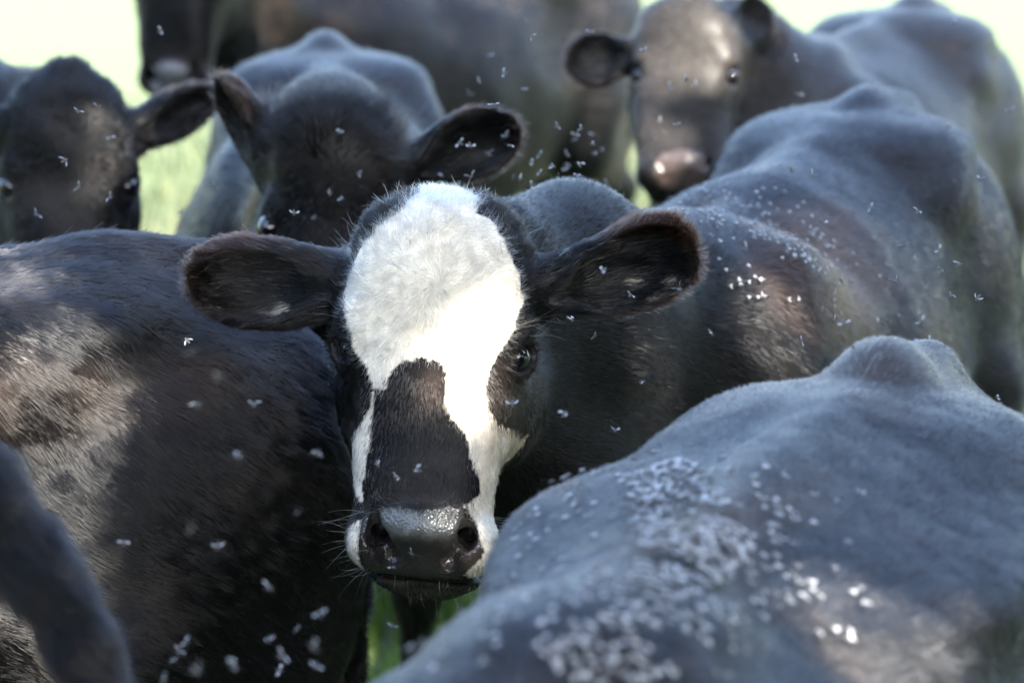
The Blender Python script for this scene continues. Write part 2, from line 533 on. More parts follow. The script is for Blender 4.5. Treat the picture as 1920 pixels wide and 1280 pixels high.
def build_cow(C, parent_name='cow'):
    place(C)
    q = 2.0 if QUICK else 1.0
    fine, coarse = C['fine'] * q, C['coarse'] * q
    if C.get('head', True):
        lo, hi = C['Oh'] - .30, C['Oh'] + .30
        if 'fine_box' in C:
            ext = np.abs(C['Rh']) @ np.array(C['fine_box']); lo, hi = C['Oh'] - ext, C['Oh'] + ext
        mn = np.minimum([-.98, -.48, -.02], C['Oh'] - .42); mx = np.maximum([.80, .48, 1.42], C['Oh'] + .42)
        if 'tail' in C: mn = np.minimum(mn, np.min(C['tail'], 0) - .08); mx = np.maximum(mx, np.max(C['tail'], 0) + .08)
    else:
        lo = np.array([-.3, -.2, 1.0]); hi = np.array([.0, .2, 1.2]); mn = np.array([-.98, -.48, -.02]); mx = np.array([.80, .48, 1.42])
    ax = [grid_axis(mn[i], mx[i], lo[i], hi[i], fine if C.get('head', True) else coarse, coarse) for i in range(3)]
    V, F = polygonise(cow_field(C), *ax)
    root = link(bpy.data.objects.new(parent_name, None))
    root.location = C['T']; root.rotation_euler = (0, 0, C['th']); root.scale = (C['s'],) * 3
    root.empty_display_size = .3
    tag(root, C['label'], 'cow', 'black cattle crowding together')
    H = to_head(C, V) if C.get('head', True) else None
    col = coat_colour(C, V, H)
    wet = np.zeros(len(V), np.float32)
    if H is not None:
        m = nose_mask(H)
        if C.get('nose'): col = C['nose'](C, H, col, m)
        else: col[m] = np.array([.035, .034, .036])
        wet[m] = 1
        eyes = np.linalg.norm(np.stack([np.abs(H[:, 0]), H[:, 1], H[:, 2]], 1) - (EYE), axis=1) < EYE_R + .008
        wet[eyes] = .6
        col[eyes & ~m] = [.022, .020, .024]
    hoof = V[:, 2] < .07
    col[hoof] = [.03, .028, .026]
    body = mesh_obj('body', V, F, M['hide'], root, cols=col)
    a = body.data.attributes.new('wet', 'FLOAT', 'POINT'); a.data.foreach_set('value', wet)
    if H is not None:
        hs = C.get('head_scale', 1.0)
        for s in (-1, 1):
            E = EYE * [s, 1, 1]
            eb = eyeball(EYE_R * 1.09 * hs, 'eye', root)
            eb.location = C['Oh'] + C['Rh'] @ ((E + EYE_D * [s, 1, 1] * .0022) * hs)
            D = C['Rh'] @ nrm(EYE_D * [s * .75, 1, 1.2])
            eb.rotation_euler = Vector(D).to_track_quat('Z', 'Y').to_euler()
    C.update(root=root, V=V, F=F, H=H, body_obj=body)
    if not QUICK and C.get('fur', 0) > 0: grow_coat(C)
    return root

def eyeball(r, name, parent):
    n, k = 20, 14
    V = []; F = []
    for i in range(k + 1):
        th = math.pi * i / k
        z = math.cos(th); rr = math.sin(th)
        bulge = 1 + .10 * max(0, z - .72) / .28
        for j in range(n):
            V.append((rr * math.cos(2 * math.pi * j / n) * r, rr * math.sin(2 * math.pi * j / n) * r, z * r * bulge))
    for i in range(k):
        for j in range(n):
            F.append((i * n + j, (i + 1) * n + j, (i + 1) * n + (j + 1) % n, i * n + (j + 1) % n))
    return mesh_obj(name, V, F, M['eye'], parent)

# ------------------------------------------------------------------ coats
def strands(name, roots, dirs, normals, length, radius, cols, mat, parent, curl, npts=4, droop=None, pull=None):
    n = len(roots)
    hc = bpy.data.hair_curves.new(name)
    hc.add_curves([npts] * n)
    P = np.zeros((n, npts, 3), np.float32); Rr = np.zeros((n, npts), np.float32)
    pos = roots.copy(); d = dirs.copy()
    for k in range(npts):
        P[:, k] = pos if pull is None else pos + pull * (k / (npts - 1)) ** 1.6
        Rr[:, k] = radius * (1 - .75 * (k / (npts - 1)) ** 1.5)
        d = nrm(d + curl * (1.0 / npts) + (0 if droop is None else droop))
        pos = pos + d * (length / (npts - 1))[:, None]
    hc.position_data.foreach_set('vector', P.ravel())
    a = hc.attributes.new('radius', 'FLOAT', 'POINT'); a.data.foreach_set('value', Rr.ravel())
    a = hc.attributes.new('coat', 'FLOAT_COLOR', 'CURVE')
    c = np.ones((n, 4), np.float32); c[:, :3] = cols
    a.data.foreach_set('color', c.ravel())
    hc.materials.append(mat)
    return link(bpy.data.objects.new(name, hc), parent)

def flow_body(P, N, C):
    d = np.zeros_like(P); d[:, 0] = -1.0; d[:, 2] = -.55
    side = np.clip(np.abs(P[:, 1]) / .2, 0, 1)
    d[:, 2] = -.15 - .75 * side
    d[:, 1] = np.sign(P[:, 1]) * .25 * (1 - side)
    low = np.clip((.75 - P[:, 2]) / .25, 0, 1)[:, None]
    d = d * (1 - low) + np.array([-.15, 0, -1]) * low
    for (c, r, vec, a) in C.get('swirls', []):
        w = np.exp(-(np.linalg.norm((P - np.asarray(c)), axis=1) / r) ** 2)[:, None] * a
        d = d * (1 - np.clip(w, 0, 1)) + np.asarray(vec) * w
    s = np.stack([noise(P, 3.5, 101), noise(P, 3.5, 202), noise(P, 3.5, 303)], 1)
    s2 = np.stack([noise(P, 24, 11), noise(P, 24, 22), noise(P, 24, 33)], 1)
    return nrm(d) + .30 * s + .22 * s2

def flow_head(H, C):
    wh = C.get('whorl', (.0, .085))
    du = H[:, 0] - wh[0]; dv = H[:, 1] - wh[1]
    r = np.sqrt(du ** 2 + dv ** 2) + 1e-4
    d = np.stack([du / r, dv / r, -.25 + 0 * r], 1)
    low = np.clip((.02 - H[:, 1]) / .12, 0, 1)[:, None]
    dn = np.stack([H[:, 0] * 2.0, -1 + 0 * r, -.1 + 0 * r], 1)
    d = d * (1 - low) + dn * low
    sd = np.clip((np.abs(H[:, 0]) - .085) / .03, 0, 1)[:, None] * np.clip((H[:, 1] + .1) / .1, 0, 1)[:, None]
    d = d * (1 - sd) + np.array([0, .35, -1]) * sd
    s2 = np.stack([noise(H, 30, 11), noise(H, 30, 22), noise(H, 30, 33)], 1)
    s3 = np.stack([noise(H, 90, 14), noise(H, 90, 25), noise(H, 90, 36)], 1)
    up = np.clip((H[:, 1] - .03) / .06, 0, 1)[:, None]
    return nrm(d) + (.25 + .45 * up) * s2 + (.25 + .35 * up) * s3

def grow_coat(C):
    V, F = C['V'], C['F']
    T = np.concatenate([F[:, [0, 1, 2]], F[:, [0, 2, 3]]])
    a, b, c = V[T[:, 0]], V[T[:, 1]], V[T[:, 2]]
    N = np.cross(b - a, c - a); A = np.linalg.norm(N, axis=1) / 2; N = N / (2 * A[:, None] + 1e-12)
    ce = (a + b + c) / 3
    Wc = to_world(C, ce); Wn = N @ C['R'].T
    px, py, z = proj(Wc)
    vis = (px > -260) & (px < 2180) & (py > -200) & (py < 1500)
    facing = np.einsum('ij,ij->i', nrm(CAM - Wc), Wn)
    w = A * vis * (facing > -.30)
    # denser where larger in the picture
    w = w * (3.5 / z) ** 2 * np.where(facing > .1, 1.0, .8)
    has_head = C['H'] is not None
    if has_head:
        Hc = to_head(C, ce)
        hd = (Hc[:, 2] > -.2) & (np.abs(Hc[:, 0]) < .40) & (Hc[:, 1] > -.34) & (Hc[:, 1] < .26)
        w = w * np.where(hd, C.get('head_dense', 1.6), 1.0)
        w[nose_mask(Hc)] = 0
        w[np.linalg.norm(np.stack([np.abs(Hc[:, 0]), Hc[:, 1], Hc[:, 2]], 1) - EYE, axis=1) < EYE_R + .006] = 0
    n = int(C['fur'])
    r = np.random.default_rng(C['seed'])
    cs = np.cumsum(w); t = np.searchsorted(cs, r.random(n) * cs[-1])
    u1, u2 = np.sqrt(r.random(n)), r.random(n)
    P = a[t] * (1 - u1)[:, None] + b[t] * (u1 * (1 - u2))[:, None] + c[t] * (u1 * u2)[:, None]
    # smooth normals
    VN = np.zeros_like(V)
    for k in range(3): np.add.at(VN, T[:, k], N * A[:, None])
    VN = nrm(VN)
    Nn = nrm(VN[T[t, 0]] * (1 - u1)[:, None] + VN[T[t, 1]] * (u1 * (1 - u2))[:, None] + VN[T[t, 2]] * (u1 * u2)[:, None])
    zz = z[t]
    L = np.full(n, C.get('length', .018)); lift = np.full(n, C.get('lift', .32)); rad = np.full(n, C.get('rad', .00024)) * np.clip(zz / 3.5, .8, 2.6)
    D = flow_body(P, Nn, C)
    H = None
    curl_amp = np.full(n, .25)
    if has_head:
        H = to_head(C, P)
        near = (H[:, 2] > -.22) & (np.abs(H[:, 0]) < .40) & (H[:, 1] > -.36) & (H[:, 1] < .27)
        Nh = Nn @ C['Rh']
        blend = np.clip((H[:, 2] + .24) / .08, 0, 1)[:, None]
        Dh = flow_head(H, C)
        e, Q, rim, ax, Ls, ws = ear_info(C, H)
        e &= (np.abs(H[:, 0]) > .115)
        # ears: along the blade, fanning out at the rim
        fan = Q[:, 1] / ws
        de = np.einsum('nij,nj->ni', ax, np.stack([np.ones(n), fan * (.3 + 1.1 * rim), .25 * rim], 1))
        de = de + .3 * np.stack([noise(H, 40, 5), noise(H, 40, 6), noise(H, 40, 7)], 1)
        Dh = np.where(e[:, None], de, Dh)
        D = np.where(near[:, None], (Dh @ C['Rh'].T) * blend + D * (1 - blend), D)
        face = near & ~e
        fv = H[:, 1]
        lf = np.interp(fv, [-.33, -.2, -.05, .05, .12, .2], [.005, .009, .010, .011, .013, .015]) * C.get('face_len', 1.0)
        L[face] = (lf * blend[:, 0] + L * (1 - blend[:, 0]))[face]
        lift[face] = np.interp(fv[face], [-.1, .1, .2], [.28, .36, .38])
        L[e] = .009 + .010 * rim[e]
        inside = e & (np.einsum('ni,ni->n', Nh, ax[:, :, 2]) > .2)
        L[inside] = .019; lift[inside] = .38
        lift[e & ~inside] = .3 + .35 * rim[e & ~inside]
        if C.get('tuft'):
            tf = face & (fv > .11); L[tf] = .05; lift[tf] = .45
        rad[face] *= 1.15
        curl_amp[face] = np.interp(fv[face], [0, .1, .2], [.2, .8, 1.0])
    Dt = D - Nn * np.einsum('ij,ij->i', D, Nn)[:, None]
    Dt = nrm(Dt)
    jit = r.normal(size=(n, 3))
    swz = np.clip(.5 + noise(P, 45, 66), 0, 1)
    dirs = nrm(Dt + Nn * (lift * (.6 + .8 * swz) * (1 + .3 * r.normal(size=n)))[:, None] + .10 * jit)
    curl = (np.stack([noise(P, 60, 71), noise(P, 60, 72), noise(P, 60, 73)], 1) * 1.2 + .5 * r.normal(size=(n, 3))) * curl_amp[:, None] - Nn * (lift * .8)[:, None]
    L = L * (0.7 + .6 * r.random(n)) / C['s']
    stray = r.random(n) < .008
    L[stray] *= 1.5; dirs[stray] = nrm(dirs[stray] + Nn[stray] * .6)
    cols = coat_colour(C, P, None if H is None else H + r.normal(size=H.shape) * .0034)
    if has_head:
        cols[inside] *= .6; pl = inside & (r.random(n) < .035); cols[pl] = [.20, .17, .12]; L[pl] *= 1.2; rad[pl] *= 1.3  # hairs inside the ear cup darkened: shade of the hollow put into the colour
    pale = cols.mean(1) > .3
    cols = np.minimum(cols * np.where(pale, .66 + .42 * r.random(n) ** .6, .6 + .8 * r.random(n))[:, None], .93)
    if C.get('pale_tip'):
        pass
    # locks: neighbouring hairs lean together and share a tone
    cell = C.get('lock', .0055)
    Pj = P + .5 * cell * np.stack([noise(P, .7 / cell, 41), noise(P, .7 / cell, 42), noise(P, .7 / cell, 43)], 1) - dirs * 0
    key = np.floor(Pj / cell).astype(np.int64); key = ((key[:, 0] + 50000) * 100000 + key[:, 1] + 50000) * 100000 + key[:, 2] + 50000
    _, inv = np.unique(key, return_inverse=True)
    cnt = np.bincount(inv).astype(float)
    mean = lambda X: np.stack([np.bincount(inv, X[:, i]) / cnt for i in range(X.shape[1])], 1)[inv]
    tip = mean(P) + nrm(mean(dirs)) * (np.bincount(inv, L) / cnt)[inv][:, None]
    pull = (tip - (P + dirs * L[:, None])) * C.get('clump', .65)
    tone = r.random(len(cnt))[inv]
    cols = cols * np.where(pale, .80 + .24 * tone, C.get('tone', .55) + 2 * (1 - C.get('tone', .55)) * tone)[:, None]
    strands('fur', P - Nn * .0008, dirs, Nn, L, rad / C['s'], cols, M['fur'], C['root'], curl, pull=pull)

# ------------------------------------------------------------------ materials
M = {}
def new_mat(name):
    m = bpy.data.materials.new(name); m.use_nodes = True
    nt = m.node_tree; nt.nodes.clear()
    return m, nt, nt.nodes.new('ShaderNodeOutputMaterial')

def N(nt, t, **kw):
    n = nt.nodes.new(t)
    for k, v in kw.items():
        if k in n.inputs: n.inputs[k].default_value = v
        else: setattr(n, k, v)
    return n

m, nt, out = new_mat('hide')
at_ = N(nt, 'ShaderNodeAttribute', attribute_name='coat'); wt = N(nt, 'ShaderNodeAttribute', attribute_name='wet')
p = N(nt, 'ShaderNodeBsdfPrincipled'); tc = N(nt, 'ShaderNodeTexCoord')
nz = N(nt, 'ShaderNodeTexNoise'); nz.inputs['Scale'].default_value = 60; nz.inputs['Detail'].default_value = 4
vz = N(nt, 'ShaderNodeTexVoronoi'); vz.inputs['Scale'].default_value = 260
hv = N(nt, 'ShaderNodeHueSaturation')
nt.links.new(tc.outputs['Object'], nz.inputs['Vector']); nt.links.new(tc.outputs['Object'], vz.inputs['Vector'])
mr = N(nt, 'ShaderNodeMapRange'); mr.inputs['To Min'].default_value = .42; mr.inputs['To Max'].default_value = .22
nt.links.new(wt.outputs['Fac'], mr.inputs['Value']); nt.links.new(mr.outputs[0], p.inputs['Roughness'])
mr2 = N(nt, 'ShaderNodeMapRange'); mr2.inputs['From Min'].default_value = .3; mr2.inputs['From Max'].default_value = .7; mr2.inputs['To Min'].default_value = .75; mr2.inputs['To Max'].default_value = 1.25
nt.links.new(nz.outputs['Fac'], mr2.inputs['Value']); nt.links.new(mr2.outputs[0], hv.inputs['Value'])
nt.links.new(at_.outputs['Color'], hv.inputs['Color']); nt.links.new(hv.outputs[0], p.inputs['Base Color'])
bp = N(nt, 'ShaderNodeBump'); bp.inputs['Strength'].default_value = .35; bp.inputs['Distance'].default_value = .002
ml = N(nt, 'ShaderNodeMath', operation='MULTIPLY'); nt.links.new(vz.outputs['Distance'], ml.inputs[0]); nt.links.new(wt.outputs['Fac'], ml.inputs[1])
ad = N(nt, 'ShaderNodeMath', operation='ADD'); nt.links.new(nz.outputs['Fac'], ad.inputs[0]); nt.links.new(ml.outputs[0], ad.inputs[1])
nt.links.new(ad.outputs[0], bp.inputs['Height']); nt.links.new(bp.outputs[0], p.inputs['Normal'])
ms = N(nt, 'ShaderNodeMapRange'); ms.inputs['To Min'].default_value = .22; ms.inputs['To Max'].default_value = .7
nt.links.new(wt.outputs['Fac'], ms.inputs['Value']); nt.links.new(ms.outputs[0], p.inputs['Specular IOR Level'])
p.inputs['Sheen Weight'].default_value = .06; p.inputs['Sheen Roughness'].default_value = .4
nt.links.new(p.outputs[0], out.inputs[0]); M['hide'] = m

m, nt, out = new_mat('fur')
at_ = N(nt, 'ShaderNodeAttribute', attribute_name='coat')
p = N(nt, 'ShaderNodeBsdfHairPrincipled'); p.model = 'CHIANG'; p.parametrization = 'COLOR'
p.inputs['Roughness'].default_value = .26; p.inputs['Radial Roughness'].default_value = .5
p.inputs['Coat'].default_value = 0.15; p.inputs['IOR'].default_value = 1.52
p.inputs['Random Roughness'].default_value = .2
nt.links.new(at_.outputs['Color'], p.inputs['Color']); nt.links.new(p.outputs[0], out.inputs[0]); M['fur'] = m

m, nt, out = new_mat('eye')
p = N(nt, 'ShaderNodeBsdfPrincipled'); tc = N(nt, 'ShaderNodeTexCoord'); sx = N(nt, 'ShaderNodeSeparateXYZ')
nt.links.new(tc.outputs['Object'], sx.inputs[0])
cr = N(nt, 'ShaderNodeValToRGB'); cr.color_ramp.elements[0].position = .0; cr.color_ramp.elements[0].color = (.02, .018, .018, 1)
cr.color_ramp.elements[1].position = 1; cr.color_ramp.elements[1].color = (.004, .004, .006, 1)
e = cr.color_ramp.elements.new(.40); e.color = (.014, .010, .010, 1); e = cr.color_ramp.elements.new(.47); e.color = (.010, .006, .005, 1); e = cr.color_ramp.elements.new(.8); e.color = (.008, .005, .005, 1)
mr = N(nt, 'ShaderNodeMapRange'); mr.inputs['From Min'].default_value = 0; mr.inputs['From Max'].default_value = .021
nt.links.new(sx.outputs['Z'], mr.inputs['Value']); nt.links.new(mr.outputs[0], cr.inputs[0]); nt.links.new(cr.outputs[0], p.inputs['Base Color'])
p.inputs['Roughness'].default_value = .06; p.inputs['Coat Weight'].default_value = 1.0; p.inputs['Coat Roughness'].default_value = .02
nt.links.new(p.outputs[0], out.inputs[0]); M['eye'] = m
# ------------------------------------------------------------------ ground
m, nt, out = new_mat('pasture')
p = N(nt, 'ShaderNodeBsdfPrincipled', Roughness=.9); tc = N(nt, 'ShaderNodeTexCoord')
n1 = N(nt, 'ShaderNodeTexNoise', Scale=.6, Detail=6.0); n2 = N(nt, 'ShaderNodeTexNoise', Scale=9.0, Detail=5.0)
nt.links.new(tc.outputs['Object'], n1.inputs['Vector']); nt.links.new(tc.outputs['Object'], n2.inputs['Vector'])
mx = N(nt, 'ShaderNodeMath', operation='ADD'); nt.links.new(n1.outputs['Fac'], mx.inputs[0]); nt.links.new(n2.outputs['Fac'], mx.inputs[1])
cr = N(nt, 'ShaderNodeValToRGB'); cr.color_ramp.elements[0].position = .38; cr.color_ramp.elements[0].color = (.06, .085, .035, 1)
cr.color_ramp.elements[1].position = .62; cr.color_ramp.elements[1].color = (.12, .15, .07, 1)
hf = N(nt, 'ShaderNodeMath', operation='MULTIPLY'); hf.inputs[1].default_value = .5
nt.links.new(mx.outputs[0], hf.inputs[0]); nt.links.new(hf.outputs[0], cr.inputs[0]); sx = N(nt, 'ShaderNodeSeparateXYZ'); nt.links.new(tc.outputs['Object'], sx.inputs[0])
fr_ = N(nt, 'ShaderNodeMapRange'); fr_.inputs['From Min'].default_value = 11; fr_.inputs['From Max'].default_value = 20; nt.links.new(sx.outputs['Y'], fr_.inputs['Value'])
far_tone = N(nt, 'ShaderNodeMixRGB'); far_tone.inputs[2].default_value = (.11, .155, .07, 1); nt.links.new(fr_.outputs[0], far_tone.inputs[0]); nt.links.new(cr.outputs[0], far_tone.inputs[1])  # ground blends to one paler green with distance
nt.links.new(far_tone.outputs[0], p.inputs['Base Color'])
bp = N(nt, 'ShaderNodeBump', Strength=.6, Distance=.04); nt.links.new(n2.outputs['Fac'], bp.inputs['Height']); nt.links.new(bp.outputs[0], p.inputs['Normal'])
nt.links.new(p.outputs[0], out.inputs[0]); M['pasture'] = m
g = np.concatenate([-np.geomspace(600, 8, 22), np.linspace(-7, 7, 29), np.geomspace(8, 600, 22)])
gx, gy = np.meshgrid(g, g + 6, indexing='ij')
gp = np.stack([gx.ravel(), gy.ravel(), 0 * gx.ravel()], 1)
far = np.clip((np.hypot(gx, gy).ravel() - 12) / 60, 0, 1)
gp[:, 2] = -.004 + noise(gp, .35, 3) * .02 * (1 - far) + far * noise(gp, .02, 4) * 1.2 - .01
n = len(g); ii = np.arange(n * n).reshape(n, n)
GF = np.stack([ii[:-1, :-1].ravel(), ii[1:, :-1].ravel(), ii[1:, 1:].ravel(), ii[:-1, 1:].ravel()], 1)
tag(mesh_obj('ground', gp, GF, M['pasture']), kind='structure')

# ------------------------------------------------------------------ cows
def uv_on_face(C, pts, w0=-.004):
    """pixel outline measured on the photograph -> outline on the face plane in head space"""
    out = []
    for x, y in pts:
        d = at(x, y, 1.0) - CAM
        o = (CAM - C['p']) @ C['Rw']; dd = d @ C['Rw']
        t = (w0 - o[2]) / dd[2]
        out.append((o + dd * t)[:2])
    return np.array(out)

WHITE = [(752,388),(790,330),(860,330),(898,380),(890,402),(915,405),(935,430),(952,470),(972,510),(980,560),(968,585),(962,620),(935,660),(915,700),(910,730),
         (915,770),(940,800),(985,818),(985,860),(980,900),(965,945),(952,985),(950,1030),(945,1075),(905,1085),(872,1082),(880,1062),(900,1050),(906,1030),(900,1000),(885,965),
         (868,948),(897,930),(898,900),(885,870),(878,830),(855,790),(835,760),(838,720),(835,690),(815,672),(790,672),(755,680),(730,700),(722,725),
         (700,730),(690,700),(680,680),(665,660),(655,620),(642,590),(638,545),(652,510),(668,470),(690,440),(722,412)]
STRIP = [(703,735),(706,770),(697,830),(690,870),(682,945),(668,930),(655,880),(652,820),(676,800),(693,768)]
LIP = [(655,985),(678,972),(676,1020),(678,1050),(688,1066),(672,1062),(650,1040)]
PAD = [(700,956),(740,950),(790,956),(850,950),(872,956),(890,975),(903,1005),(905,1045),(880,1068),(860,1085),(700,1082),(682,1055),(678,1010),(682,975)]

def blaze(C, H, col):
    if 'polys' not in C:
        C['polys'] = [uv_on_face(C, q, w) for q, w in ((WHITE, -.004), (STRIP, -.03), (LIP, -.04))]
    j = np.stack([noise(H, 90, 81), noise(H, 90, 82)], 1) * .003
    u, v = H[:, 0] + j[:, 0], H[:, 1] + j[:, 1]
    m = np.zeros(len(H), bool)
    for q in C['polys']: m |= in_poly(u, v, q)
    m &= H[:, 2] > -.125
    tan = np.clip((H[:, 0] - .055) / .05, 0, 1) * np.clip((-.07 - H[:, 1]) / .04, 0, 1) * np.clip((H[:, 1] + .215) / .03, 0, 1)
    n = .5 + .5 * noise(H, 35, 9)
    white = np.array([.83, .77, .64]) * (1 - .06 * n)[:, None]
    cream = np.exp(-(((H[:, 0] - .0) / .03) ** 2 + ((H[:, 1] - .14) / .05) ** 2))[:, None]
    white = white * (1 - .5 * cream) + np.array([.78, .68, .52]) * .5 * cream
    tn = np.array([.50, .37, .25])
    k = np.clip(tan * (.55 + .6 * n), 0, .9)[:, None]
    white = white * (1 - k) + tn * k
    out = np.where(m[:, None], white, col)
    # sun-browned hair beside the right eye, over the nose bridge
    b = np.exp(-(((H[:, 0] - .085) / .035) ** 2 + ((H[:, 1] + .055) / .05) ** 2)) * .5 + np.exp(-(((H[:, 0] - .005) / .02) ** 2 + ((H[:, 1] + .045) / .03) ** 2)) * .6
    b = (b * (~m))[:, None]
    out = out * (1 - b) + np.array([.055, .038, .030]) * b
    e, Q, rim, _, Ls, ws = ear_info(C, H)
    tuft = e & (noise(H, 45, 77) > .45) & (Q[:, 2] > -.01) & (Q[:, 1] / ws * np.sign(-H[:, 0]) < 2) & (H[:, 1] < .10 + .25 * np.clip(H[:, 0], 0, 1)) & (Q[:, 0] > .3 * Ls) & (Q[:, 0] < .85 * Ls)
    out[tuft] = [.34, .30, .24]
    return out

def nose_a(C, H, col, m):
    pad = uv_on_face(C, PAD, -.015)
    u, v = H[:, 0], H[:, 1]
    c = np.array([.020, .018, .017]) * np.ones((len(H), 1))
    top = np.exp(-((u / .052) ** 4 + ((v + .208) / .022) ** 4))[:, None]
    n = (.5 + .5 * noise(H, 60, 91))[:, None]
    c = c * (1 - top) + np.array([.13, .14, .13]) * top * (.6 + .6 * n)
    rt = (np.clip((u - .045) / .02, 0, 1))[:, None]
    c = c * (1 - rt) + np.array([.06, .045, .038]) * rt
    mm = m
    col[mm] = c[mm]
    chin = (v < -.288) & (H[:, 2] > -.14)
    col[chin] = np.array([.045, .042, .032])
    return col

def nose_mask(H):
    u = H[:, 0]; v = H[:, 1]
    if NOSE_POLY is not None:
        return in_poly(u, v, NOSE_POLY) & (H[:, 2] > -.11)
    au = np.abs(u)
    return ((au / .060) ** 2.6 + (np.abs(v + .243) / .044) ** 2.6 < 1) & (H[:, 2] > -.09)
NOSE_POLY = None

def nose_g(C, H, col, m):
    col[m] = np.array([.10, .10, .11])
    return col

def nose_h(C, H, col, m):
    col[m] = np.array([.085, .062, .054])
    return col

A = dict(label='black cow with a white patched face looking at the camera with both ears out', seed=11, fine=.0040, coarse=.014,
         hips=at(1625, 200, 5.15)[:2], heading=-112, scale=1.0, fat=.93, head_at=at(808, 660, 3.55), head_turn=(-5, 2, 3), fine_box=(.15, .34, .16),
         ears=[dict(root=(-.108, .085, -.085), tip=(-.318, .080, -.10), face=(-.15, -.35, 1), width=.108, bend=-.0, lobe=-.2),
               dict(root=(.115, .085, -.085), tip=(.322, .142, -.09), face=(.15, -.35, 1), width=.104, bend=.0, lobe=.50)],
         blaze=blaze, nose=nose_a, fur=300000, head_dense=2.6, length=.015, dust=.2, rust=.14, hump=.018, withers=-.09, whorl=(.0, .085),
         patches=[((.27, .15, 1.13), (.22, .11, .13), 1.0, (.085, .042, .022)), ((.0, .24, .98), (.16, .2, .16), .6, BROWN)])
B = dict(label='black cow at the left with its rump turned towards the white-faced cow', seed=23, fine=.012, coarse=.012, fine_box=(.1,.1,.1),
         hips=(-.55, 3.74), heading=204, scale=.975, head=False, fur=260000, length=.018, lift=.24, clump=.5, lock=.0045, tone=.7, topsheen=.3, rust=.08, hump=.0)
D = dict(label='nearest black cow at the lower right, its bluish back covered with resting flies', seed=31, fine=.012, coarse=.012, fine_box=(.1,.1,.1), head_local=(1.12, 0, .75),
         hips=at(1655, 650, 3.1)[:2], heading=-112, scale=.965, head=False, hooks=False, fat=1.06, loin=1, topsheen=.6, base=(.008, .0085, .010), dust=1.0, knob=(-.60, 0, 1.275, .085, .055, .052), fur=260000, length=.009, rust=.12, hump=-.010, withers=-.012, lift=.5, lock=.008, clump=.5)
C_ = dict(label='black cow at the left edge of the picture, only its tail reaching into view', seed=41, fine=.016, coarse=.016,
          hips=(-.86, 2.60), heading=184, scale=1.03, head=False, fur=60000, rust=.05, hump=.0, topsheen=.0, length=.030, lift=.5, tail_r=[.042, .037, .033, .031, .030, .028, .02])
place(C_)
C_['tail'] = [(-.86, 0, 1.215)] + [tuple(((p - C_['T']) @ C_['R']) / C_['s']) for p in (at(-190, 800, 2.62), at(-50, 915, 2.6), at(58, 1055, 2.6), at(135, 1190, 2.6), at(195, 1330, 2.6), at(230, 1560, 2.62))]
E = dict(label='black cow at the left whose head stands against the bright grass behind the first cow', seed=51, fine=.009, coarse=.025,
         hips=(-1.95, 6.3), heading=-48, scale=1.0, head_at=at(128, 350, 5.0), head_turn=(0, 0, 0),
         ears=[dict(root=(-.110, .090, -.085), tip=(-.290, .17, -.10), face=(-.2, -.3, 1), width=.115),
               dict(root=(.110, .090, -.085), tip=(.268, .172, -.11), face=(.3, -.3, 1), width=.080)], fur=60000, rust=.12, peak=1)
F_ = dict(label='black cow directly behind the white-faced cow, one ear pricked up and one held out', seed=61, fine=.008, coarse=.022,
          hips=at(610, 80, 6.2)[:2], heading=-86, scale=.99, head_at=at(628, 432, 4.45), head_turn=(2, -4, 0),
          ears=[dict(root=(-.105, .095, -.09), tip=(-.180, .240, -.12), face=(-1, .3, .15), width=.10),
                dict(root=(.110, .090, -.085), tip=(.300, .165, -.09), face=(.2, -.35, 1), width=.125)], fur=110000, rust=.12, hump=.03, tuft=1)
G = dict(label='large dark cow at the back, its square muzzle hanging over bright grass at upper left', seed=71, fine=.012, coarse=.03,
         hips=(.10, 9.2), heading=232, scale=1.05, head_at=at(318, -36, 7.6), head_turn=(-16, 0, 0), nose=nose_g,
         ears=std_ears(.45, .25), fur=40000, topsheen=.3, rust=.05, head_scale=1.05)
H_ = dict(label='brownish black cow at the upper right facing the camera with a brown nose', seed=81, fine=.010, coarse=.028,
          hips=at(1715, 10, 7.05)[:2], heading=-114, scale=1.0, head_at=at(1284, 130, 5.85), head_turn=(-3, 20, 0), head_scale=.90, nose=nose_h,
          ears=[dict(root=(-.110, .070, -.085), tip=(-.280, .060, -.11), face=(-.2, -.3, 1), width=.13),
                dict(root=(.115, .090, -.085), tip=(.175, .215, -.11), face=(.6, -.1, .8), width=.11)], fur=60000, rust=.22, head_wide=1.12, face_tone=(.034, .030, .027), base=(.016, .0145, .0135),           patches=[])
for c_ in (A, B, D, C_, E, F_, G, H_):
    NOSE_POLY = None
    if c_ is A:
        place(c_); NOSE_POLY = uv_on_face(c_, PAD, -.015)
    build_cow(c_)
# ------------------------------------------------------------------ the tree whose crown shades the herd
def leaf_mat():
    m, nt, out = new_mat('tree_leaf')
    d = N(nt, 'ShaderNodeBsdfDiffuse', Color=(.06, .10, .025, 1)); t = N(nt, 'ShaderNodeBsdfTranslucent', Color=(.05, .09, .015, 1))
    x = N(nt, 'ShaderNodeMixShader', Fac=.25); nt.links.new(d.outputs[0], x.inputs[1]); nt.links.new(t.outputs[0], x.inputs[2]); nt.links.new(x.outputs[0], out.inputs[0])
    return m
M['tree_leaf'] = leaf_mat()
m, nt, out = new_mat('bark')
p = N(nt, 'ShaderNodeBsdfPrincipled', Roughness=.9); w = N(nt, 'ShaderNodeTexNoise', Scale=14.0, Detail=6.0); cr = N(nt, 'ShaderNodeValToRGB')
cr.color_ramp.elements[0].color = (.035, .026, .02, 1); cr.color_ramp.elements[1].color = (.13, .10, .075, 1)
nt.links.new(w.outputs['Fac'], cr.inputs[0]); nt.links.new(cr.outputs[0], p.inputs['Base Color']); nt.links.new(p.outputs[0], out.inputs[0]); M['bark'] = m

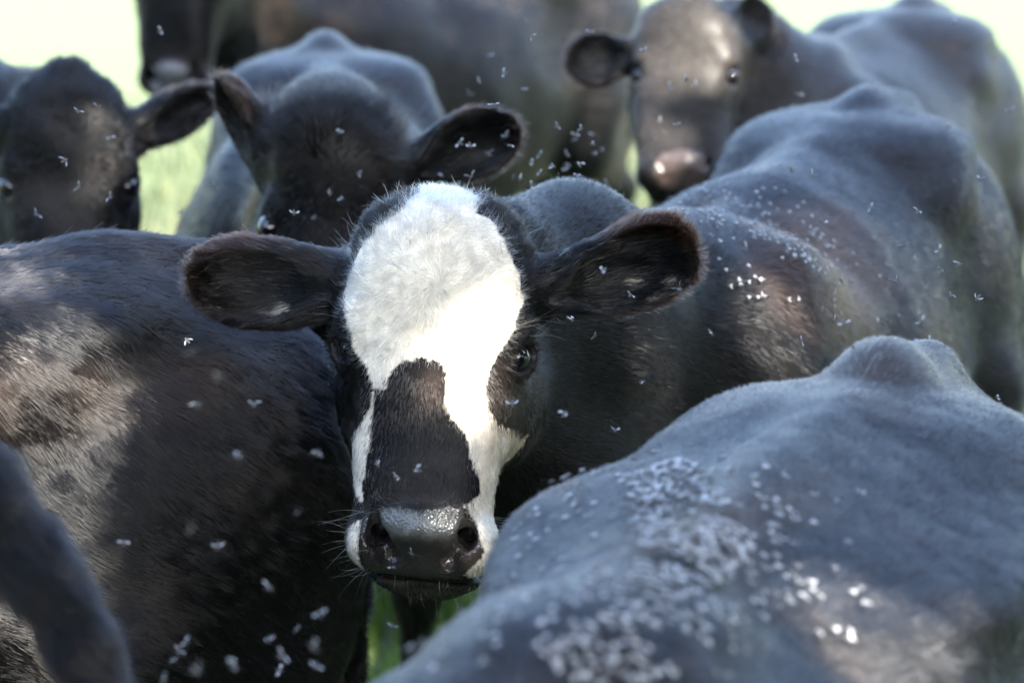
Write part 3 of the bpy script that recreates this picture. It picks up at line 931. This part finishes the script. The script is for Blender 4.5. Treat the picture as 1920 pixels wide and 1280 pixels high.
SPOTS = []   # (pixel x, pixel y, depth, radius): where the photograph shows sun falling through the crown
FACE = [(925,605,.022),(900,615,.024),(880,610,.018),(945,600,.018),(940,640,.018),(900,655,.024),(878,680,.018),(905,695,.022),(885,725,.020),(895,760,.018),(905,790,.014),(862,640,.012),
        (905,985,.018),(922,1030,.020),(905,1060,.012),(985,635,.008)]
OTHER = [(30,660,.09),(85,690,.07),(30,740,.10),(95,770,.06),(100,850,.05),(60,830,.07),(0,800,.07),(20,480,.035),(70,500,.03),(30,1080,.06),(60,1200,.04),(130,900,.03),(100,1010,.03),
         (1480,600,.07),(1450,640,.03),(1500,570,.03),(1230,700,.04),(1440,470,.03),(1490,505,.025),(1400,440,.015),
         (1640,1180,.05),(1690,1230,.06),(1600,1240,.03),(1730,1270,.03),(1270,60,.07),(1350,90,.06),(1230,110,.05),(1250,290,.03),(1885,470,.07),(520,90,.07),(215,275,.022),(185,305,.018),(250,240,.012),(700,370,.015)]
from mathutils.bvhtree import BVHTree
def surface_of(C):
    Vw = to_world(C, C['V']); return BVHTree.FromPolygons([tuple(v) for v in Vw], [tuple(int(i) for i in f) for f in C['F']])
for c_ in (A, B, D, E, F_, G, H_): c_['bvh'] = surface_of(c_)
def hit(bvh, x, y):
    d = at(x, y, 1.0) - CAM
    loc, nor, i, dist = bvh.ray_cast(Vector(CAM), Vector(nrm(d)))
    return (np.array(loc), np.array(nor)) if loc is not None else (None, None)
S0, SR = [], []
for x, y, r in FACE + OTHER:
    hs_ = [hit(c_['bvh'], x, y)[0] for c_ in (A, B, D, E, F_, G, H_)]; hs_ = [q for q in hs_ if q is not None]
    if hs_: S0.append(min(hs_, key=lambda q: np.linalg.norm(q - CAM))); SR.append(r + (-.005 if (x, y, r) in FACE else .008))
for x, y, d, r in [(680,1110,5.95,.12),(655,1190,5.6,.10),(760,1150,5.7,.05)]:
    S0.append(at(x, y, d)); SR.append(r)
cc = np.array([.1, 4.4, .9]) + SUN * 7.8
n = 52000
r_ = np.random.default_rng(99)
Q = r_.normal(size=(n, 3)); Q = Q / np.linalg.norm(Q, axis=1)[:, None] * (r_.random(n) ** (1 / 3))[:, None]
ctr = cc + Q * np.array([4.9, 4.3, 1.6])
ctr += .25 * np.stack([noise(ctr, 1.2, 1), noise(ctr, 1.2, 2), noise(ctr, 1.2, 3)], 1)
nn = nrm(r_.normal(size=(n, 3)) + np.array([0, 0, .8])); tt = nrm(np.cross(nn, r_.normal(size=(n, 3)))); bb = np.cross(nn, tt)
ls = (.075 + .04 * r_.random(n))[:, None]
cor = [ctr - tt * ls, ctr - bb * ls * .55, ctr + tt * ls, ctr + bb * ls * .55]
cor += [(cor[q] + cor[(q + 1) % 4]) / 2 for q in range(4)] + [ctr, ctr - tt * ls * .5, ctr + tt * ls * .5]
keep = noise(ctr, .9, 31) + .5 * noise(ctr, 2.3, 32) > -1.0
for p0, rr in zip(S0, SR):
    for q in cor:
        d = q - p0; along = d @ SUN
        keep &= (np.linalg.norm(d - along[:, None] * SUN, axis=1) > rr) | (along < 0)
ctr, nn, tt, bb, ls = ctr[keep], nn[keep], tt[keep], bb[keep], ls[keep]; n = len(ctr)
V = np.stack([ctr - tt * ls, ctr - bb * ls * .55 + nn * ls * .1, ctr + tt * ls, ctr + bb * ls * .55 + nn * ls * .1], 1).reshape(-1, 3)
LF = np.arange(4 * n).reshape(n, 4)
tree = link(bpy.data.objects.new('shade_tree', None)); tree.location = (6.2, -1.2, 0)
tag(tree, 'broad leafy tree beside the pasture whose crown shades the herd', 'tree')
off = np.array([6.2, -1.2, 0])
mesh_obj('crown', V - off, LF, M['tree_leaf'], tree, smooth=False)
def tube(pts, rad, k=10):
    pts = np.asarray(pts, float); V = []; F = []
    for i, p in enumerate(pts):
        t = nrm(pts[min(i + 1, len(pts) - 1)] - pts[max(i - 1, 0)]); R = axes(t, (0.3, 1, .1))
        for j in range(k):
            a = 2 * math.pi * j / k; V.append(p + rad[i] * (math.cos(a) * R[:, 0] + math.sin(a) * R[:, 1]))
    for i in range(len(pts) - 1):
        for j in range(k): F.append((i * k + j, i * k + (j + 1) % k, (i + 1) * k + (j + 1) % k, (i + 1) * k + j))
    F.append(tuple(range(k))[::-1]); F.append(tuple((len(pts) - 1) * k + j for j in range(k)))
    return V, F
TV, TF = tube([(0, 0, -.1), (0, 0, .5), (-.1, .1, 2), (-.3, .3, 3.6), (-.8, .6, 5), (-1.4, 1.0, 6.4)], [.42, .32, .27, .24, .17, .06])
def add(V, F):
    b = len(TV); TV.extend(V); TF.extend([tuple(i + b for i in f) for f in F])
lr = np.random.default_rng(3)
k = 0
for _try in range(400):
    if k == 9: break
    a = lr.random() * 6.28; e = cc - off + np.array([math.cos(a) * 3.4, math.sin(a) * 3.2, lr.uniform(-.5, .6)]); s = np.array([-.3 - .08 * k, .3 + .05 * k, 3.4 + .25 * k])
    pts = np.array([s, s * .6 + e * .4 + [0, 0, .4], s * .25 + e * .75 + [0, 0, .3], e])
    fine_ = np.concatenate([pts[q] + (pts[q + 1] - pts[q]) * np.linspace(0, 1, 40)[:, None] for q in range(3)]) + off
    clear = True
    for p0 in S0[:len(FACE)]:
        d = fine_ - p0; along = d @ SUN
        if np.min(np.linalg.norm(d - along[:, None] * SUN, axis=1)) < .20: clear = False; break
    if not clear: continue
    add(*tube(pts, [.13, .09, .055, .02], 7)); k += 1
mesh_obj('trunk', TV, TF, M['bark'], tree)

# unseen trees added behind and beside the camera to block sky light
first = None
for k, (x, y, s) in enumerate([(-11, -7, 1.0), (-7.5, -8.5, 1.1), (-2.6, -9, .9), (9, -8.5, 1.0), (14, -5, 1.1), (-14, -1, 1.0), (10.5, 1.5, 1.0), (12, 7, .9), (-10, 4.5, 1.0), (7.5, -5, .7)]):
    if first is None:
        first = link(bpy.data.objects.new('blocker_tree', None))
        q = 9000; c = r_.normal(size=(q, 3)); c = nrm(c) * (r_.random(q) ** .4)[:, None] * np.array([3.3, 3.3, 3.6]) + [0, 0, 4.2]
        c += .5 * np.stack([noise(c, .8, 5), noise(c, .8, 6), noise(c, .8, 7)], 1)
        nn = nrm(r_.normal(size=(q, 3))); tt = nrm(np.cross(nn, r_.normal(size=(q, 3)))); bb = np.cross(nn, tt); ls = .17
        V = np.stack([c - tt * ls, c - bb * ls * .6, c + tt * ls, c + bb * ls * .6], 1).reshape(-1, 3)
        parts = [mesh_obj('crown', V, np.arange(4 * q).reshape(q, 4), M['tree_leaf'], first, smooth=False)]
        tv, tf = tube([(0, 0, -.1), (0, 0, .5), (.1, 0, 2.5), (-.1, .1, 5), (.1, 0, 7)], [.38, .28, .22, .13, .03])
        parts.append(mesh_obj('trunk', tv, tf, M['bark'], first))
        o = first
    else:
        o = first.copy(); link(o)
        for pt in parts:
            c2 = pt.copy(); link(c2, o)
    o.location = (x, y, 0); o.rotation_euler = (0, 0, k * 1.3); o.scale = (s,) * 3
    tag(o, 'tall leafy tree out of view, added around the pasture to block sky light', 'tree', 'unseen trees added to block sky light')
# ------------------------------------------------------------------ grass between and behind the cattle
m, nt, out = new_mat('grass_blade')
oi = N(nt, 'ShaderNodeAttribute', attribute_name='coat')
d = N(nt, 'ShaderNodeBsdfPrincipled', Roughness=.5); t = N(nt, 'ShaderNodeBsdfTranslucent')
x = N(nt, 'ShaderNodeMixShader', Fac=.35); nt.links.new(oi.outputs['Color'], d.inputs['Base Color']); nt.links.new(oi.outputs['Color'], t.inputs['Color'])
nt.links.new(d.outputs[0], x.inputs[1]); nt.links.new(t.outputs[0], x.inputs[2]); nt.links.new(x.outputs[0], out.inputs[0]); M['grass_blade'] = m
n = 90000
gy_ = 4.2 + 12 * r_.random(n) ** 1.6; gx_ = (r_.random(n) * 2 - 1) * (.24 * gy_ + .3)
P = np.stack([gx_, gy_, np.zeros(n)], 1)
cl = noise(P, 2.2, 8)
h = (.05 + .09 * r_.random(n)) * (1 + .7 * cl) ; wd = .0028 + .002 * r_.random(n)
a = r_.random(n) * 6.283; sd = np.stack([np.cos(a), np.sin(a), 0 * a], 1); ln = np.stack([-np.sin(a), np.cos(a), 0 * a], 1) * (h * r_.uniform(.1, .7, n))[:, None]
up = np.array([0, 0, 1.0])
P[:, 2] = -.03
V = np.stack([P - sd * wd[:, None], P + sd * wd[:, None], P + sd * wd[:, None] * .7 + up * (h * .6)[:, None] + ln * .35, P - sd * wd[:, None] * .7 + up * (h * .6)[:, None] + ln * .35,
              P + up * h[:, None] + ln], 1).reshape(-1, 3)
b = np.arange(n)[:, None] * 5
GF = np.concatenate([b + [0, 1, 2], b + [0, 2, 3], b + [3, 2, 4]])
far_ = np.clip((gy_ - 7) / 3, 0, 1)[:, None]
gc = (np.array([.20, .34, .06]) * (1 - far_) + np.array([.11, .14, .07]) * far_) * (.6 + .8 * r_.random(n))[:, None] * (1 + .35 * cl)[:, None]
dry = r_.random(n) < .06
gc[dry] = [.30, .26, .12]
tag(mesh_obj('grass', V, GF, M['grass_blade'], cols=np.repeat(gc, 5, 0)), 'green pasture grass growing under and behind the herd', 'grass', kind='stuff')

# ------------------------------------------------------------------ whiskers, lashes and brow hairs of the white-faced cow
def whiskers():
    C = A; R0, D0, N0, L0, K0 = [], [], [], [], []
    r = np.random.default_rng(5)
    V = C['V']; H = C['H']
    me = C['body_obj'].data
    nv = np.zeros(len(me.vertices) * 3, np.float32); me.vertices.foreach_get('normal', nv); nv = nv.reshape(-1, 3) @ C['Rh']
    def pick(mask, k, dirf, length, tone):
        idx = np.nonzero(mask)[0]
        if len(idx) == 0: return
        for i in r.choice(idx, k):
            d = nrm(dirf(H[i], nv[i]) + .25 * r.normal(size=3))
            R0.append(V[i]); D0.append(C['Rh'] @ d); N0.append(C['Rh'] @ nv[i]); L0.append(length * (.5 + .8 * r.random())); K0.append(tone)
    u, v, w = H.T
    front = w > -.13
    pick((np.abs(u) > .062) & (v < -.20) & (v > -.28) & front, 90, lambda h, n: nrm(n * .5 + [np.sign(h[0]) * .9, -.15, .1]), .045, (.62, .58, .5))
    pick((np.abs(u) < .06) & (v < -.185) & (v > -.205) & front, 40, lambda h, n: nrm(n + [np.sign(h[0]) * 1.2, .1, 0]), .03, (.5, .48, .45))
    pick((v < -.28) & (w > -.13), 60, lambda h, n: nrm(n + [0, -.8, 0]), .022, (.4, .38, .3))
    pick((np.abs(np.abs(u) - .105) < .02) & (v > .02) & (v < .05) & (w > -.09), 26, lambda h, n: nrm(n + [np.sign(h[0]) * .6, .3, 0]), .040, (.55, .52, .46))
    S = np.stack([np.abs(u), v, w], 1); d = np.linalg.norm(S - (EYE + EYE_D * .012), axis=1)
    pick((d < EYE_R + .010) & (d > EYE_R - .004) & (v > .006) & (nv[:, 2] > -.2), 110, lambda h, n: nrm([np.sign(h[0]) * .9, .12, .75]), .017, (.02, .018, .016))
    pick((v > .155) & (np.abs(u) < .08) & (w > -.1), 70, lambda h, n: nrm(n + [r.normal() * .9, .8, .5]), .020, (.78, .72, .6))
    pick((v > .12) & (v < .17) & (np.abs(u) > .08) & (np.abs(u) < .125) & (w > -.12), 60, lambda h, n: nrm(n + [r.normal() * .5, .8, .0]), .028, (.03, .03, .03))
    R0 = np.array(R0); D0 = np.array(D0); k = len(R0)
    strands('whiskers', R0, D0, np.array(N0), np.array(L0), np.full(k, .00022), np.array(K0), M['fur'], C['root'], .5 * r.normal(size=(k, 3)), npts=6)
if not QUICK: whiskers()

# ------------------------------------------------------------------ flies
m, nt, out = new_mat('fly_body')
p = N(nt, 'ShaderNodeBsdfPrincipled', Roughness=.4); p.inputs['Base Color'].default_value = (.10, .10, .105, 1); nt.links.new(p.outputs[0], out.inputs[0]); M['fly_body'] = m
m, nt, out = new_mat('fly_wing')
p = N(nt, 'ShaderNodeBsdfPrincipled', Roughness=.25); p.inputs['Base Color'].default_value = (.52, .54, .58, 1)
p.inputs['Specular IOR Level'].default_value = .8
t = N(nt, 'ShaderNodeBsdfTranslucent', Color=(.45, .45, .45, 1)); x = N(nt, 'ShaderNodeMixShader', Fac=.4)
nt.links.new(p.outputs[0], x.inputs[1]); nt.links.new(t.outputs[0], x.inputs[2]); nt.links.new(x.outputs[0], out.inputs[0]); M['fly_wing'] = m
M['folded_wing'] = m.copy(); M['folded_wing'].node_tree.nodes['Principled BSDF'].inputs['Base Color'].default_value = (.80, .82, .86, 1)

def fly_mesh(spread, lift_):
    """one fly about 7 mm long, head towards +x: head, thorax, abdomen, six legs, two wings"""
    V, F, MI = [], [], []
    def sph(c, r, k=6, l=8):
        b = len(V)
        for i in range(k + 1):
            th = math.pi * i / k
            for j in range(l):
                V.append((c[0] + r[0] * math.cos(th), c[1] + r[1] * math.sin(th) * math.cos(2 * math.pi * j / l), c[2] + r[2] * math.sin(th) * math.sin(2 * math.pi * j / l)))
        for i in range(k):
            for j in range(l):
                F.append((b + i * l + j, b + i * l + (j + 1) % l, b + (i + 1) * l + (j + 1) % l, b + (i + 1) * l + j)); MI.append(0)
    sph((.0026, 0, .0016), (.0008, .0011, .0009)); sph((.0008, 0, .0018), (.0015, .0012, .0012)); sph((-.0018, 0, .0015), (.0021, .0012, .0010))
    for s in (-1, 1):
        for k in range(3):
            b = len(V); x0 = .0015 - .001 * k
            for q in ((x0, s * .0008, .0010), (x0 + (.0012 - .0012 * k), s * .0026, .0016), (x0 + (.0016 - .0016 * k), s * .0034, -.0002)):
                V.append(q); V.append((q[0] + .0003, q[1], q[2])); V.append((q[0] + .00015, q[1], q[2] + .0003))
            for i in range(2):
                for j in range(3):
                    F.append((b + i * 3 + j, b + i * 3 + (j + 1) % 3, b + i * 3 + 3 + (j + 1) % 3, b + i * 3 + 3 + j)); MI.append(0)
        # wing, a thin two-sided blade
        b = len(V); a = spread
        dx, dy = -math.cos(a), s * math.sin(a)
        ring = [(0, 0), (.0018, .0009), (.0036, .0020), (.0050, .0014), (.0054, -.0002), (.0042, -.0016), (.0020, -.0008)]
        for th in (0, .00008):
            for (l, w) in ring:
                V.append((.0009 + dx * l - dy * w * s * 1.0, s * .0006 + dy * l + dx * w * s * -1.0, .0026 + l * lift_ + th))
        nr = len(ring)
        F.append(tuple(b + i for i in range(nr))); MI.append(1); F.append(tuple(b + nr + i for i in range(nr))[::-1]); MI.append(1)
    me = bpy.data.meshes.new('fly'); me.from_pydata(V, [], F); me.materials.append(M['fly_body']); me.materials.append(M['folded_wing'] if spread < .6 else M['fly_wing'])
    me.polygons.foreach_set('material_index', np.array(MI, np.int32)); me.polygons.foreach_set('use_smooth', np.ones(len(F), bool)); me.update()
    return me
SIT = [fly_mesh(.35, .12), fly_mesh(.55, .10), fly_mesh(.22, .16)]
AIR = [fly_mesh(1.35, .35), fly_mesh(1.1, -.15), fly_mesh(1.5, .05), fly_mesh(.9, .7)]
fr = np.random.default_rng(17)

def fly_matrix(loc, nor, scale, heading=None):
    z = nrm(nor); x = nrm(np.cross(np.cross(z, nrm(heading if heading is not None else fr.normal(size=3))), z)); y = np.cross(z, x)
    Mx = Matrix.Identity(4)
    for i, c in enumerate((x, y, z)):
        for j in range(3): Mx[j][i] = c[j] * scale
    for j in range(3): Mx[j][3] = loc[j]
    return Mx

def fly(me, Mx, label, group):
    o = bpy.data.objects.new('fly', me); scene.collection.objects.link(o); o.matrix_world = Mx
    tag(o, label, 'fly', group)
    return o

FLYING = {
 ('pale fly hovering in front of the back cows at the top', 'flies hovering before the back cows'): (3.9, 4.9, 1.25, [
  (988,42),(998,70),(895,152),(918,107),(880,178),(983,170),(948,140),(1107,62),(1210,95),(1043,239),(1090,244),(1076,254),(1077,265),(1112,255),(1111,273),(1111,290),(1128,281),
  (1015,291),(1060,289),(995,306),(1012,326),(1035,315),(1057,319),(1068,312),(1084,310),(965,333),(978,339),(998,348),(1050,340),(1041,350),(1084,331),(1094,342),(1110,352),
  (1124,362),(1134,341),(992,366),(975,375),(1240,230),(1270,235),(1503,180),(1790,45),(1895,208),(1778,240),(1256,165),(1289,152),(1306,160),(1490,112),(1225,262),(1240,248),(1700,300)]),
 ('pale fly hovering in front of the two black heads behind the left cow', 'flies hovering before the left heads'): (3.7, 4.4, 1.3, [
  (145,212),(183,204),(120,303),(205,262),(65,404),(150,352),(210,370),(400,352),(340,398),(673,327),(622,365),(592,410),(705,385),(678,430),(640,375),(925,200),(865,270),(880,274),
  (950,258),(957,277),(885,335),(915,290),(550,400),(700,413),(300,60),(640,250),(825,330)]),
 ('pale fly hovering in front of the white-faced cow and its flank', 'flies hovering before the white-faced cow'): (3.0, 3.7, 1.15, [
  (1133,508),(1067,600),(1117,632),(962,758),(1150,808),(1205,718),(1060,778),(1275,545),(1330,625),(1180,555),(705,873),(742,897),(782,885),(800,700),(770,1040),(803,1070),(735,1175),
  (1583,608),(1728,605),(1655,610),(1740,640),(1780,555),(1835,560),(1690,465),(1560,600),(1575,528),(1500,640),(1870,748),(1600,655),(1840,340),(1760,505),(1720,400),(1635,392),
  (1520,330),(1480,320),(1800,500),(1395,470),(1540,420),(1680,530),(350,640),(1760,470),(1440,560)]),
 ('blurred pale fly hovering in front of the dark flank at the lower left', 'flies hovering before the left flank'): (2.15, 2.9, 1.1, [
  (358,665),(412,710),(375,762),(445,860),(595,850),(362,992),(410,1025),(232,1020),(560,963),(503,1107),(603,1153),(350,1205),(325,1240),(367,1257),(428,1242),(507,1200),(525,1232),
  (525,1258),(585,1215),(590,1250),(310,1272),(475,762),(770,990),(560,1180),(440,1255),(335,1225)])}
n_air = 0
for (lab, grp), (d0, d1, sc_, pts) in FLYING.items():
    for x, y in pts:
        d = fr.uniform(d0, d1)
        nor = nrm(np.array([fr.normal() * .7, -.4 + fr.normal() * .5, .8]))
        fly(AIR[fr.integers(len(AIR))], fly_matrix(at(x, y, d), nor, sc_ * fr.uniform(.85, 1.2)), lab, grp); n_air += 1

bd, ba, bb_ = D['bvh'], A['bvh'], B['bvh']
ring_d = [(1020,880),(1120,860),(1290,850),(1400,900),(1500,1000),(1510,1120),(1420,1180),(1340,1290),(940,1290),(960,1220),(1090,1120),(1130,1030),(1060,960)]
core_d = [(1190,900),(1300,870),(1370,960),(1400,1050),(1330,1120),(1290,1290),(1000,1290),(1030,1200),(1190,1150),(1200,1010),(1150,960)]
rest = []
def scatter(bvh, poly, k, who, size=1.0):
    xs_ = [p[0] for p in poly]; ys_ = [p[1] for p in poly]; out_ = []; tries = 0
    while len(out_) < k:
        x, y = fr.uniform(min(xs_), max(xs_)), fr.uniform(min(ys_), max(ys_))
        if not in_poly(np.array([x]), np.array([y]), poly)[0]: continue
        loc, nor = hit(bvh, x, y)
        if loc is None: continue
        if noise(loc[None], 22.0, 6)[0] < -.4: continue
        if out_ and np.min(np.linalg.norm(np.array([q[0] for q in out_]) - loc, axis=1)) < (.0118 if who == 'd' else .008) * (1 if tries < 30 else .75): tries += 1; continue
        tries = 0
        out_.append((loc + nor * .007, nor, 1.15 * size * fr.uniform(.85, 1.15), who))
    return out_
rest += scatter(bd, [(1190,900),(1300,870),(1370,960),(1400,1050),(1330,1110),(1180,1110),(1200,1010)], 320, 'd') + scatter(bd, core_d, 170, 'd') + scatter(bd, ring_d, 210, 'd', .95) + scatter(bd, [(880,1000),(1100,900),(1150,1100),(900,1280),(760,1260)], 60, 'd', .9) + scatter(bd, [(1290,840),(1640,900),(1620,1200),(1400,1250)], 40, 'd')
rest += scatter(ba, [(1260,400),(1330,340),(1420,370),(1520,430),(1590,500),(1560,540),(1440,460),(1330,440)], 210, 'a', .8) + scatter(ba, [(1240,380),(1500,330),(1800,520),(1700,620),(1350,560)], 60, 'a', .8)
rest += scatter(bb_, [(575,640),(600,650),(660,790),(650,880),(620,760)], 22, 'b', .6)
rest.sort(key=lambda q: np.linalg.norm(q[0] - CAM) / q[2])
n_one = 298 - n_air
LAB = {'d': ('small pale fly sitting on the bluish back of the nearest cow', 'flies resting on the nearest back'),
       'a': ('tiny pale fly sitting on the brown-tinged shoulder of the white-faced cow', 'flies resting on the brown-tinged shoulder'),
       'b': ('tiny fly clinging to the rump beside the white face', 'flies clinging to the rump')}
for loc, nor, s, who in rest[:n_one]:
    fly(SIT[fr.integers(3)], fly_matrix(loc, nor, s), *LAB[who])
VV, FF, MM = [], [], []
base = []
for me in SIT:
    v = np.array([v.co[:] for v in me.vertices]); base.append((v, [tuple(p.vertices) for p in me.polygons], [p.material_index for p in me.polygons]))
off_ = 0
for loc, nor, s, who in rest[n_one:]:
    v, f, mi = base[fr.integers(3)]
    mt = np.array(fly_matrix(loc, nor, s))
    VV.append(v @ mt[:3, :3].T + mt[:3, 3]); FF += [tuple(i + off_ for i in q) for q in f]; MM += mi; off_ += len(v)
o = mesh_obj('resting_flies', np.concatenate(VV), FF, None)
o.data.materials.append(M['fly_body']); o.data.materials.append(M['folded_wing']); o.data.polygons.foreach_set('material_index', np.array(MM, np.int32))
tag(o, 'scattered crowd of further pale flies sitting on the backs of the cattle', 'flies', kind='stuff')
